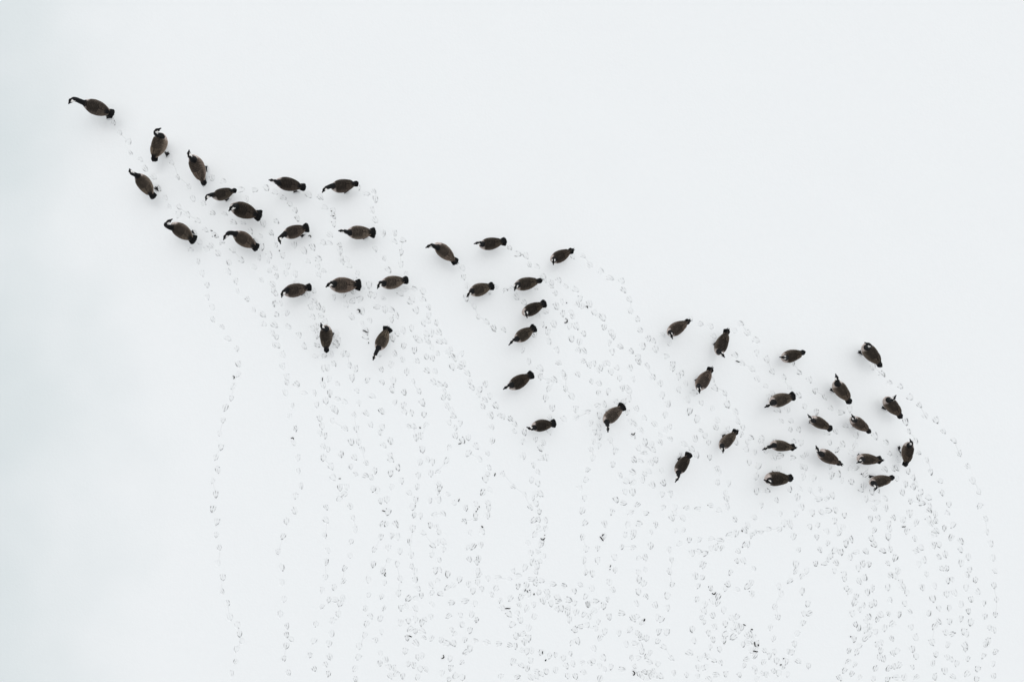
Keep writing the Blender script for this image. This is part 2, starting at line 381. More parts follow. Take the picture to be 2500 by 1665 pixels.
# ------------------------------------------------------------------ footprints: walked in the photo's trails
TRACKS = [
 (480, 860, 3.92, """
398 115 395 212 343 327 330 440 270 532 250 650 217 777 230 910 180 1008 200 1125 152 1230 182 1360 153 1500/
822 25 820 137 862 238 863 290 850 390 912 515 887 615 942 733 927 870 968 1012 973 1138 997 1280 945 1375 937 1520/
957 307 1027 390 1125 390/1147 503 1178 635 1200 708 1180 775 1225 800 1210 900 1255 930 1212 1010 1285 1095 1305 1200 1370 1295 1435 1290 1408 1360 1362 1405 1240 1485/1470 1475/
1132 38 1222 35 1285 22 1312 112 1215 155 1250 150 1265 257 1210 315 1275 395 1345 305 1235 467 1347 450 1415 475 1305 540 1330 560 1297 657 1420 730 1480 860/1380 975 1510 1005 1475 1095 1520 1165 1615 1180 1670 1200 1690 1310 1725 1320 1762 1425 1820 1410 1830 1530/
1400 15 1440 20 1462 125 1520 160 1487 250 1535 368 1553 485 1622 585 1667 697 1755 770 1790 893 1855 990 1860 1030 1855 1160 1867 1290/
1632 268 1680 420/1507 600 1528 733 1550 860 1585 940 1622 1060 1703 1135/
1768 165 1777 288/1770 565 1775 718 1855 850 1925 1105 1955 1230/1745 22 1893 18 1860 120 1880 275 1872 358 1895 480"""),
 (980, 860, 3.92, """
12 70 50 187 110 283 168 373 200 485 215 597 232 700 185 800 200 930 175 1055 160 1180 150 1290 135 1415 105 1480 120 1560/
25 385 20 510 30 575 95 580 68 712 115 710 140 820 180 950 245 1030 295 1052 280 1160 347 1145 430 1040 455 910 515 800/
152 85 245 175 305 285 360 310 408 375 400 435 435 515 480 560 495 612 458 675 515 727 563 683/640 815 585 845 715 900 638 968 745 1025 840 1105 970 1165 1070 1285 1175 1360 1235 1485 1320 1525/
240 45 297 57 320 185 420 315 450 430/
345 12 440 5 485 45 518 60 575 15 595 105 485 140 560 140 635 205 657 285 678 342 750 355 742 410 805 305 797 458 848 420 780 520 903 513 855 605 945 610 975 615 865 715 1045 640 1085 687 868 850 825 970/
825 1165 805 1215 845 1315 780 1340 830 1443 712 1450 835 1495/
1082 757 1178 768 1165 855 1163 993 1265 1080 1243 1225 1285 1355 1257 1392 1290 1450/
1215 90 1327 155 1330 237 1407 275 1462 265 1408 350 1380 440 1443 535 1420 625/
1283 830 1360 865 1330 915 1415 760 1340 1015 1382 1005 1250 1090 1305 1145 1305 1255 1328 1355/
1507 105 1545 205 1560 240 1570 350 1632 425 1668 545/1690 212 1740 85 1800 125 1840 110 1880 175 1905 150 1945 110/
1553 640 1675 625 1780 575 1875 515 1940 500/1895 605 1810 680 1887 718 1850 765 1895 805 1838 855 1887 895 1815 930 1828 1012 1778 1125 1763 1222 1707 1300 1752 1395 1730 1515/
1818 280 1892 300 1885 390/75 1345 8 1240/270 1420 355 1415 360 1260 365 1300 345 1335 443 1360 503 1440 613 1490/398 1545 315 1555 180 1565 710 1565 823 1560"""),
 (1480, 860, 3.92, """
20 110 45 190 102 150 128 250 228 150 257 260 155 345 200 340 215 370 18 375 215 445 95 475 168 475/290 540 362 630 465 690/230 665 265 690 200 575 330 748 250 805 368 860 310 920 385 925 450 935 435 880 360 970 265 1030 327 1045 430 1060 475 1030 405 1140 370 1165 530 1130 345 1222 252 1150 130 1182 195 1235 257 1250 548 1250 442 1272 180 1335 252 1340 535 1360 615 1358 95 1412 163 1443 297 1460 55 1530 232 1535 378 1540 545 1485 655 1485/
40 840 85 945 63 1075/305 50 310 88 390 135 447 237 517 298 535 410 590 498 565 600 607 712 565 745 515 795 615 830 520 862/
575 40 637 120 630 150 722 200 690 235 762 305 695 358 838 390 777 453 910 487 797 567 868 640 1015 540 1060 650 900 755 945 800 850 830 980 865 1050 718 1165 735 745 880 820 930 865 985 720 980 990 1005 1065 1115 1080 1150 1065 1250 1172 1255 1140 1345 1155 1400 1155 1480 1080 1512 1000 1465 875 1500 770 1490 655 1540/
1012 265 1040 345 1132 390 1158 500 1235 572 1260 665 1310 720 1295 783 1385 820 1350 860 1340 930 1420 955 1240 860 1370 1055 1455 1090 1435 1190 1440 1330 1545 1325 1630 1415 1485 1465 1665 1545/
1232 28 1298 108 1393 162 1447 257 1525 325 1590 400 1555 430/1438 8 1535 70 1590 187 1697 240 1755 345 1840 410 1900 520/1780 105 1845 195 1942 265/
1640 555 1735 550 1675 660 1768 655 1763 740 1843 740 1795 855 1865 865/1480 850 1490 820 1530 940 1605 1010 1665 990 1785 1010 1875 1005 1915 975 1655 1115 1870 1095 1905 1105 1885 1195 1755 1310 1830 1390 1850 1310 1870 1480 1950 1320 1815 1545"""),
 (1980, 860, 3.92, """
590 140 678 212 748 290 852 328 943 430 1037 508 1090 607 1195 650 1268 757 1367 845 1418 968 1497 1092 1545 1228 1602 1335 1612 1470/
905 668 935 760 1000 850 1028 960 1105 1035 1145 1145 1238 1230 1255 1345 1320 1455 1303 1540/
38 370 135 430 187 535 285 578 370 545 330 700 430 795 420 900 390 965/
50 575 237 755 155 775 180 865 300 880 250 935 180 1095 195 1180 260 1165 295 1228 375 1110 430 1105 530 1110 520 1170 390 1240 480 1315 505 1280 585 1335 635 1315/
612 805 717 865 755 972 833 1030 790 1110 825 1105 705 1120 820 1205 930 1140 978 1200 905 1265 1000 1260 980 1290 875 1340 1055 1335 1035 1390 1125 1390 955 1425 1065 1445 1135 1470 1130 1520 945 1545 1190 1550/
25 1205 90 1315 5 1335 75 1405 152 1400 205 1370 103 1530 168 1515 235 1510 10 1535/525 1405 630 1435 705 1400 605 1495 718 1490 320 1560"""),
 (480, 1260, 3.92, """
190 55 185 180 215 300 202 450 250 585 243 720 297 832 318 965 390 1040 410 1125 433 1195 380 1272 373 1390 332 1505/
858 50 825 195 777 340 815 490 815 635 837 795 798 937 863 1052 860 1135 905 1178 857 1240 835 1362 878 1500/
1237 38 1225 185 1255 330 1237 440 1233 580 1200 710 1195 865 1140 1035 1117 1195 1083 1330 1125 1460/
1495 18 1517 130 1478 243 1467 378 1415 500 1400 622 1315 680 1265 800 1325 800 1398 782 1372 835 1355 938 1297 1005 1290 1125 1265 1220 1273 1345 1232 1420 1260 1510/
1775 75 1763 200 1697 323 1690 462 1643 610 1645 757 1613 885 1663 957 1625 1033 1607 1142 1553 1245 1545 1350 1513 1460 1520 1560/
1815 75 1860 190 1833 303 1833 425 1780 520 1795 640 1767 768 1790 880 1755 982 1768 1105 1712 1185 1760 1310 1810 1375 1755 1408 1840 1445 1885 1450 1850 1530 1905 1510/
1907 80 1917 200 1945 335 1920 460 1947 600 1930 740 1955 880 1950 1020"""),
 (980, 1260, 3.92, """
105 120 78 247 90 372 95 480 123 525 130 608 160 695 190 760 135 785 65 790 135 882 133 988 133 1100 215 1160 140 1215/
15 870 45 860 5 1030 65 1000 85 1080 200 1100 285 1170 55 1165/
210 162 300 280 290 370 325 520 365 515 343 615 278 665 290 735 370 740 437 685 490 660 555 605/295 845 480 825 610 810 705 835/
278 90 338 105 360 155 350 250 400 245 403 320 363 420 443 555/
603 48 708 22 815 12 657 155 772 145 637 297 685 290 760 275 650 412 740 405 720 440 730 530 740 555 728 630 640 650 685 715 770 695 672 940 720 990 567 945 580 1035 450 955 655 1090 665 1110 478 1085 510 1125/
830 595 925 588 1030 600 1118 570 1240 605 1340 615 1447 648 1555 665 1655 715/1070 525 1180 495 1285 610 1285 640/
905 690 867 750 1040 782 950 805 965 875 1030 935 1115 670 1195 660 1175 730 1215 745 1315 730 1140 775 1130 850 1200 885 1265 845 1110 925 1140 995 1060 1035 1270 960 1215 1070 1160 1125 1095 1145 1215 1165 1175 1200/
1395 725 1400 770 1495 780 1430 835 1355 805 1500 810 1600 800 1655 830 1590 870 1490 890 1530 880 1670 920 1590 920 1605 990 1785 845 1765 860 1775 830 1860 810 1935 855 1840 910 1745 940 1790 960 1780 1040 1760 770 1885 1010 1860 1075 1710 1055 1660 1085 1945 1105 1900 1165 1685 1195 1630 1210 1840 1265 1615 1310 1475 1325 1550 1355 1415 1335 1640 1410 1575 1430 1730 1400 1810 1400 1835 1385 1930 1355 1895 1430 1940 1465 1745 1490/
1265 40 1310 35 1375 40 1305 105 1378 118 1275 175 1212 255 1345 235 1335 270 1240 350 1303 340 1360 385 1255 440 1325 430 1297 480 1285 530/
1755 65 1732 200 1767 312 1743 420 1763 537 1712 655/1877 305 1877 425 1828 550 1823 690/1945 75 1940 190/
380 1185 435 1215 500 1215/605 1180 710 1190 820 1207 933 1215 1035 1230 1085 1240 1150 1280 1200 1290 1245 1285 1340 1300/
35 1290 62 1415 115 1425 160 1350 195 1335 180 1460 235 1465 12 1530 155 1540 385 1500 470 1450 465 1360 615 1300 655 1265 578 1395 517 1525 583 1540 455 1560 1065 1390 1150 1425 1205 1455 1235 1380 950 1535 1110 1535 1290 1480 1385 1485 1340 1510 1475 1470 1235 1540 1295 1530 1590 1525 1665 1530 1900 1550 225 985 280 960 195 1020"""),
 (1480, 1260, 3.92, """
205 85 315 72 475 82 180 180 265 160 255 190 427 155 147 295 260 300 425 285 78 393 310 403 372 395 85 515 308 540 377 515 30 632 315 612 358 645 65 705 308 723 382 770 15 795 285 835 468 853 485 970 525 990 500 1105 578 1110 490 1195 550 1250 625 1360 645 1500/
30 965 150 930 290 965 260 980 340 1020 225 1085 295 1115 320 1140 330 1170 120 1120 190 1225 270 1215 325 1245 385 1165 340 1295 422 1305 243 1355 305 1355 385 1340 412 1395 495 1415 275 1440 45 1440 150 1465 265 1490 320 1510 370 1490 345 1540 410 1500 430 1530 470 1520 520 1530 450 1480 390 1545/
630 15 735 20 667 140 738 135 795 230 700 265 600 325 627 420 605 530 630 657 585 762 585 878/
890 228 1007 215 1095 238 1180 182 1243 165/1230 30/
822 355 885 340 943 357 1003 310 1050 300 1110 305 905 460 930 470 855 573 920 587 877 668 1000 690 870 795 945 845 1015 810 1065 830 1070 770 1140 690 1165 650 1190 540 1250 430 1313 425 1262 335 1325 275 1350 270 1385 185 1425 155 1480 155 1555 125 1655 128 1755 60 1765 90 1705 65 1355 88 1325 135 1420 12/
937 905 915 970 933 1015 825 1080 838 1190 800 1305 770 1520 978 1118 1023 1180 997 1250 1085 1270 1040 1055 1020 950 1125 900 1140 1030 895 1360 940 1335 970 1340 1035 1380 1095 1400 880 1450 930 1450 955 1440 875 1530 1047 1515 1145 1510 985 1560/
1255 700 1350 675 1385 640 1393 742 1410 500/1200 975 1250 965 1210 1090 1265 1095 1240 1050 1295 1065 1140 1130 1125 1185 1215 1155/
1350 1140 1375 1130 1405 1165 1340 1200 1310 1225 1370 1215 1440 1220 1390 1290 1425 1270 1420 1335 1340 1370 1320 1430 1275 1515 1420 1450 1425 1480 1440 1555 1505 1395 1517 1285 1560 1335 1610 1295 1630 1380 1715 1390 1740 1295 1775 1300 1835 1385 1935 1430 1600 1480 1650 1500 1530 1515 1490 1505 1735 1510 1690 1440/
1790 195 1840 325 1815 460 1810 530 1755 620 1650 670 1672 745 1613 865 1643 965 1570 1065 1600 1170/
1917 525 1872 575 1873 720 1928 838 1890 930 1940 930 1882 1020 1825 1120 1800 1222/1950 100"""),
 (1980, 1260, 3.92, """
62 85 5 115 57 200 87 320/150 147 160 255 225 45 265 165 225 330 190 380 165 415 125 455 45 455/240 445 225 525 315 555 320 600 337 690 370 720 430 770 415 825 395 935 425 1035 455 1070 410 1175 500 850 465 890/305 110 320 15 335 265 380 225 285 345 270 350 372 392 432 345 525 335 497 455 555 460 453 497 460 620 513 590 540 727 585 690 575 845 605 830 665 940 635 985 700 1068 775 1030 840 940/
550 960 525 1000 560 1055 520 1085 615 1105 555 1130 515 1170 455 1240 435 1300 360 1285 353 1390 417 1415 318 1475 390 1505 270 1545 465 1540 630 1225 670 1205 665 1285 655 1345 690 1365 615 1455 595 1555/
572 25 643 15 605 135 580 215 605 270 690 330 790 15 745 75 755 125 740 195 757 315 805 400 735 450 830 525 760 565 805 570 857 630 875 680 733 680 915 730 753 800 895 835 740 930 945 915 955 1060 772 1170 820 1290 785 1310 840 1425 790 1435 740 1455 890 1540 812 1540 730 1560/
880 35 918 145 1007 65 995 215 1052 300 1005 335 1080 420 1030 460 1105 555 1063 680 1180 665 1165 790 1225 880 1125 930 1220 1010 1180 1055 1157 1205 1195 1320 1163 1410 1183 1535/1000 1160 965 1270 1005 1340 970 1445 1007 1540/
1125 35 1150 75 1193 45 1200 140 1170 180 1170 280 1225 270 1222 390 1285 365 1248 500 1298 500 1310 615 1350 605 1297 745 1372 735 1322 880 1433 845 1325 1005 1435 980 1290 1110 1355 1125 1465 1105 1307 1230 1305 1350 1337 1370 1395 1410 1280 1480 1360 1535/
1275 115 1355 85 1340 205 1435 240 1430 320 1505 390 1437 450 1520 510 1490 560 1573 610 1483 685 1595 725 1532 795 1655 830 1507 910 1665 960 1530 1015 1710 1065 1490 1130 1475 1240 1480 1270 1500 1365 1493 1510 1700 1195 1670 1230 1765 1300 1650 1340 1740 1415 1597 1460 1750 1530 1585 1560/
1670 25 1680 150 1720 265 1737 400 1762 525 1753 665 1777 797 1765 940 1750 1090"""),
 (260, 280, 4.9, """
80 95 155 220 262 330 283 465 408 540 462 650 563 745 617 885 700 1000 745 1105 855 1200/
780 580 845 750 983 865 1033 1010 1155 1065 1270 1180 1412 1195 1515 1290 1640 1295 1715 1395 1835 1455/
867 1108 965 1200 1088 1270 1183 1380 1298 1447 1380 1530/1110 1525/1260 760 1395 800 1610 900 1775 905 1910 880/1670 1010 1875 1305"""),
 (640, 400, 5.2275, """
595 400 740 430 800 560 905 600 910 670 915 770/1225 305 1335 385 1425 360 1445 455 1400 600 1440 720/50 310 165 365 270 435 355 515 420 600 450 700 180 735"""),
 (440, 560, 4.9, """
127 245 208 385 258 530 320 668 325 810 380 937 388 1080 497 1170 567 1310 675 1430/
310 235 372 200 450 290 500 160 585 400 570 510 665 620 677 745 803 835 873 970 985 1020 1000 1135 1100 1245 1150 1290 1125 1385 1165 1390/
632 245 730 370 880 455 970 610/1105 660 1110 730 1140 770 1130 890 1197 888 1150 1020 1277 1005 1125 1145 1290 1170 1420 1265 1483 1400/
830 25 955 90 970 215 940 345 1065 310 1045 385 1065 495 1135 465 1150 565 1090 45 1140 190 1228 315 1283 445 1265 530 1375 545 1390 635/
1365 190 1585 215 1480 260 1525 385 1650 355 1645 450 1655 545 1715 500 1790 70 1710 160 1785 170 1910 190 1910 265 1920 350/
1600 740 1520 785 1605 855 1565 930 1650 930 1705 960 1585 1050 1680 1040 1735 1105 1580 1190 1630 1165 1640 1265 1640 1385 1835 815 1870 1240 1865 1300 1870 1370 1850 1400 1890 1330"""),
 (820, 560, 4.9, """
45 190 45 265 75 390 125 365 160 440 258 525 310 695 240 610/470 235 577 345 628 490/565 55 705 50 705 150 800 130 778 280 777 428 840 540/
395 670 405 785 460 790 285 835 195 860 115 900 95 775 205 735 565 835 490 930 270 985 315 985 190 1050 405 1095 310 1140 360 1225 355 1285 590 960 665 970 720 1035 665 1080/
770 765 830 715 935 715 1045 745 915 830 880 870 1045 845 1110 930 960 970 1110 1035 1050 1120 1100 1100 1200 1120 800 1210 905 1185 735 1250 1080 1250 1145 1245 1230 1235 955 1300 1000 1330 1090 1310 1110 1350 1145 1410 810 1395 940 1450 1240 1345 1300 1345 1370 1430 680 1305/
1515 465 1530 575 1570 680 1560 820 1655 920 1700 1045 1800 1115 1890 1185/1915 690 1825 760"""),
 (1180, 580, 4.9, """
315 125 412 200 510 220 550 325 640 350 715 470 725 515 815 545 815 580 860 665 930 770 875 825 950 915 1050 900 1065 945 1030 1060 1110 1065 1055 1210 1200 1150 1150 1250 1135 1350 1200 1360/
900 515 985 590 1100 628 1155 735 1125 800 1180 825 1270 795 1330 900 1390 955 1430 960 1445 1075 1530 1140 1555 1185 1500 1265 1540 1370 1640 1305 1765 1365/
1070 225 1190 222 1270 330 1405 405 1515 490 1655 520 1678 630 1745 740 1760 880 1843 980 1875 1110/
155 595 260 635 340 615 393 710 490 780/625 590/745 880 650 935 700 1040 840 1035 768 1130 780 1245 878 1350/605 1155 465 1345/35 1010 125 1085 245 1105/1905 1300"""),
 (1540, 760, 4.9, """
80 105 110 235 210 330 270 360 380 290/460 385/140 425 295 455 10 485/710 95 830 155 955 185 990 300/1240 235 1310 150 1393 260 1500 350"""),
]

# droppings: pixel, kind (0 blob, 1 rod, 2 hooked rod), size factor, where
DROPS = [
    (570.6, 920.7, 2, 1.1, 'small hooked dropping beside the leftmost footprint trail'),
    (714.2, 1069.7, 2, 1.1, 'small curved dropping on the second footprint trail from the left'),
    (787.4, 925.6, 1, 1.1, 'short upright dropping below the goose standing in trampled snow'),
    (829.5, 1168.2, 1, .7, 'tiny dropping between the second and third trails from the left'),
    (936.6, 1247, 1, 1.1, 'thin dropping beside overlapping footprints left of the photo centre'),
    (1025.9, 1043.7, 0, 1.0, 'round dropping at the end of a trail, left of two faint footprints'),
    (1122.9, 1082.7, 1, 1.0, 'slanted dropping at the side of the middle footprint trails'),
    (1208.3, 1158, 1, 1.0, 'flat dropping between two footprints below the lone goose'),
    (1120.3, 1220.5, 1, .9, 'dropping alone on clean snow left of a dotted row of crumbs'),
    (1162.9, 1247.8, 0, .7, 'lowest crumb in the dotted row of three, lower middle of the photo'), (1166.2, 1241.9, 1, .6, 'middle crumb in the dotted row of three, lower middle of the photo'), (1170, 1236.3, 1, .5, 'topmost crumb in the dotted row of three, lower middle of the photo'),
    (1800.7, 882.4, 1, 1.3, 'slanted dropping beside a trail between two downward facing geese'),
    (1546.3, 1059, 2, 1.5, 'curved rod dropping right of the goose with the hanging neck'),
    (2103, 1156.7, 0, .8, 'dropping under the pink breasted goose'),
    (939.2, 1403.6, 1, .8, 'lower crumb of the pair beside the left hand trails'), (940.7, 1399, 1, .6, 'upper crumb of the pair beside the left hand trails'),
    (1177.7, 1284.7, 0, 1.3, 'dark blob just above a footprint in the lower middle'),
    (1325.7, 1314.8, 2, 1.6, 'crumbled dropping lying across a footprint in the lower middle'),
    (1330, 1305.4, 0, .4, 'speck just above the crumbled dropping in the lower middle'),
    (1282.3, 1439.8, 1, .8, 'left crumb of the slanted trio in the trampled strip'), (1287.4, 1442.4, 1, .7, 'middle crumb of the slanted trio in the trampled strip'), (1293.2, 1439.3, 0, .7, 'right crumb of the slanted trio in the trampled strip'),
    (1304, 1449.3, 0, 1.1, 'single blob to the lower right of three little crumbs'),
    (1239.7, 1484, 1, 1.6, 'long thin dropping in the trampled strip at the bottom'),
    (1001.7, 1552, 1, 1.1, 'small dropping near the bottom, left end of the trampled snow'), (1082, 1602.3, 2, 1.5, 'hooked dropping near the bottom edge, left of the centre line'), (1332, 1610, 0, 1.2, 'dark blob at the bottom, below the end of the sideways trail'), (1324.4, 1591.6, 1, .9, 'short dropping at the right end of the sideways trail at the bottom'),
    (1468.8, 1314, 1, 1.8, 'upright rod dropping right of the lower middle trails'), (1471.8, 1306, 1, .9, 'short piece just above the upright rod dropping'),
    (1490.2, 1381.2, 1, .7, 'upper crumb of the pair above the biggest dark clump'), (1489, 1389.3, 0, .5, 'lower crumb of the pair above the biggest dark clump'),
    (1743.3, 1448, 2, 1.4, 'dark pointed dropping where trails cross, lower right of centre'),
    (1573, 1512.6, 0, 1.8, 'biggest dark clump beside the trampled strip at the bottom'),
    (1817.5, 1524.5, 1, .9, 'small slanted dropping above the bottom right cluster'), (1835.4, 1535.5, 0, 1.3, 'round dropping above the bottom right cluster'), (1843, 1571.5, 1, 1.6, 'rod dropping in the middle of the bottom right cluster'), (1851, 1574, 0, 1.2, 'blob touching the rod in the middle of the bottom right cluster'),
    (1844.3, 1589, 1, 1.5, 'lowest rod dropping of the bottom right cluster'), (1905.5, 1621, 0, 1.1, 'round dropping right of the bottom right cluster'), (1912.9, 1606.2, 0, .6, 'tiny speck above the round dropping right of the bottom cluster'), (1547.6, 1642, 2, 1.7, 'hooked dropping at the bottom edge beside the trampled patch'),
    (1812, 1295.7, 0, 1.1, 'round dropping on a footprint below the goose with folded head'),
    (2206.5, 1285.5, 1, 1.2, 'flat dropping among the right hand trails below the rightmost goose'),
    (2076.4, 1552.6, 0, .6, 'tiny speck beside a footprint at the lower right'),
    (516.8, 563.5, 1, .7, 'small dropping right of the goose with turned back head'),
    (524.8, 575.3, 0, 1.1, 'round dropping inside a footprint in front of the arched neck goose'),
    (682.6, 612.3, 0, .8, 'tiny dropping below the bill of the goose bending its head down'),
    (756.9, 576.9, 2, 1.1, 'dropping behind the feet of the goose with head bent down'),
    (876.2, 758.6, 2, 1.4, 'crumbly dropping below the middle goose of the row of three'),
    (892.4, 809.3, 1, 1.8, 'dark rod dropping left of the goose facing down left'),
    (899.7, 837, 0, .8, 'small dropping by the left wing of the goose facing down left'),
    (1383.5, 739.4, 0, .6, 'tiny round crumb on clean snow right of the middle group'),
    (1381.5, 778, 0, .5, 'speck just above the hooked dropping in the middle group'), (1382.9, 784.8, 2, 1.6, 'hooked dropping right of the goose showing both white cheeks'),
    (1333.7, 799.7, 0, 1.0, 'dropping behind the tail of the lowest goose in the middle cluster'),
    (1433, 749.4, 2, 1.0, 'crumbled dropping on the trail right of the middle group'),
    (809.3, 516, 0, .7, 'upper crumb of the two below the top pair of geese'), (814, 527.8, 1, .7, 'lower crumb of the two below the top pair of geese'),
]

# ------------------------------------------------------------------ collect prints
P = []          # px, py, dirx, diry, from_chain, prev index (or -1)


def field(px, py):
    lean = np.interp(py, [400, 700, 1000, 1300, 1665], [0.75, 0.6, 0.42, 0.12, 0.0])
    if px < 640 and py > 900:
        lean = 0.0
    if px > 2100:
        lean = np.interp(py, [850, 1100, 1300, 1665], [0.8, 0.6, 0.3, 0.02])
    d = np.array([-lean, -1.0])
    return d / np.linalg.norm(d)


pts_all = []
for (ox, oy, s, txt) in TRACKS:
    for chain in txt.replace('\n', ' ').split('/'):
        v = [float(t) for t in chain.split()]
        if not v:
            continue
        c = [(ox + v[i] / s, oy + v[i + 1] / s) for i in range(0, len(v), 2)]
        for i, p in enumerate(c):
            if any(abs(p[0] - q[0]) < 6 and abs(p[1] - q[1]) < 6 for q in pts_all):
                continue
            f = field(*p)
            d = None
            if 0 < i < len(c) - 1:
                a = np.array(c[i - 1]) - np.array(p)
                b = np.array(p) - np.array(c[i + 1])
                la, lb = np.linalg.norm(a), np.linalg.norm(b)
                if 14 < la < 52 and 14 < lb < 52:
                    e = (a + b) / max(np.linalg.norm(a + b), 1e-6)
                    if np.dot(a / la, b / lb) > 0.55:
                        d = e if np.dot(e, f) > -0.25 else -e
            if d is None:
                ang = rng.normal(0, R(22))
            else:
                ang = rng.normal(0, R(12))
            base = f if d is None else d
            ca, sa = math.cos(ang), math.sin(ang)
            dd = (base[0] * ca - base[1] * sa, base[0] * sa + base[1] * ca)
            prev = None
            if i > 0:
                q = c[i - 1]
                if 16 < math.hypot(q[0] - p[0], q[1] - p[1]) < 42 and d is not None:
                    prev = q
            pts_all.append(p)
            P.append((p[0], p[1], dd[0], dd[1], prev))

# ------------------------------------------------------------------ snow: height field with the prints pressed in
CELL, SUB = 0.04, 6
FS = CELL / SUB
X0, Y0 = -10.4, -7.2
NX, NY = 520, 360
FX, FY = NX * SUB + 1, NY * SUB + 1
depth = np.zeros((FY, FX), np.float32)
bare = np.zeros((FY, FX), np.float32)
owner = np.full((NY, NX), -1, np.int32)

cx = X0 + np.arange(NX + 1) * CELL
cy = Y0 + np.arange(NY + 1) * CELL
CX, CY = np.meshgrid(cx, cy)
und = (value_noise(CX, CY, 3.1, 1) * 0.014 + value_noise(CX, CY, 0.9, 2) * 0.0045 + value_noise(CX, CY, 0.33, 3) * 0.0012)
fade = np.minimum.reduce([CX - X0, X0 + NX * CELL - CX, CY - Y0, Y0 + NY * CELL - CY])
und *= sstep(0.0, 1.0, fade)

HEEL = (-0.056, 0.0)


def bez(a, b, c, n=9):
    t = np.linspace(0, 1, n)[:, None]
    a, b, c = map(np.array, (a, b, c))
    return (1 - t) ** 2 * a + 2 * t * (1 - t) * b + t * t * c


def seg_dist(U, V, poly):
    best = np.full(U.shape, 9.0)
    par = np.zeros(U.shape)
    n = len(poly) - 1
    for i in range(n):
        ax, ay = poly[i]
        bx, by = poly[i + 1]
        dx, dy = bx - ax, by - ay
        t = np.clip(((U - ax) * dx + (V - ay) * dy) / (dx * dx + dy * dy + 1e-9), 0, 1)
        d = np.hypot(U - ax - t * dx, V - ay - t * dy)
        m = d < best
        best = np.where(m, d, best)
        par = np.where(m, (i + t) / n, par)
    return best, par


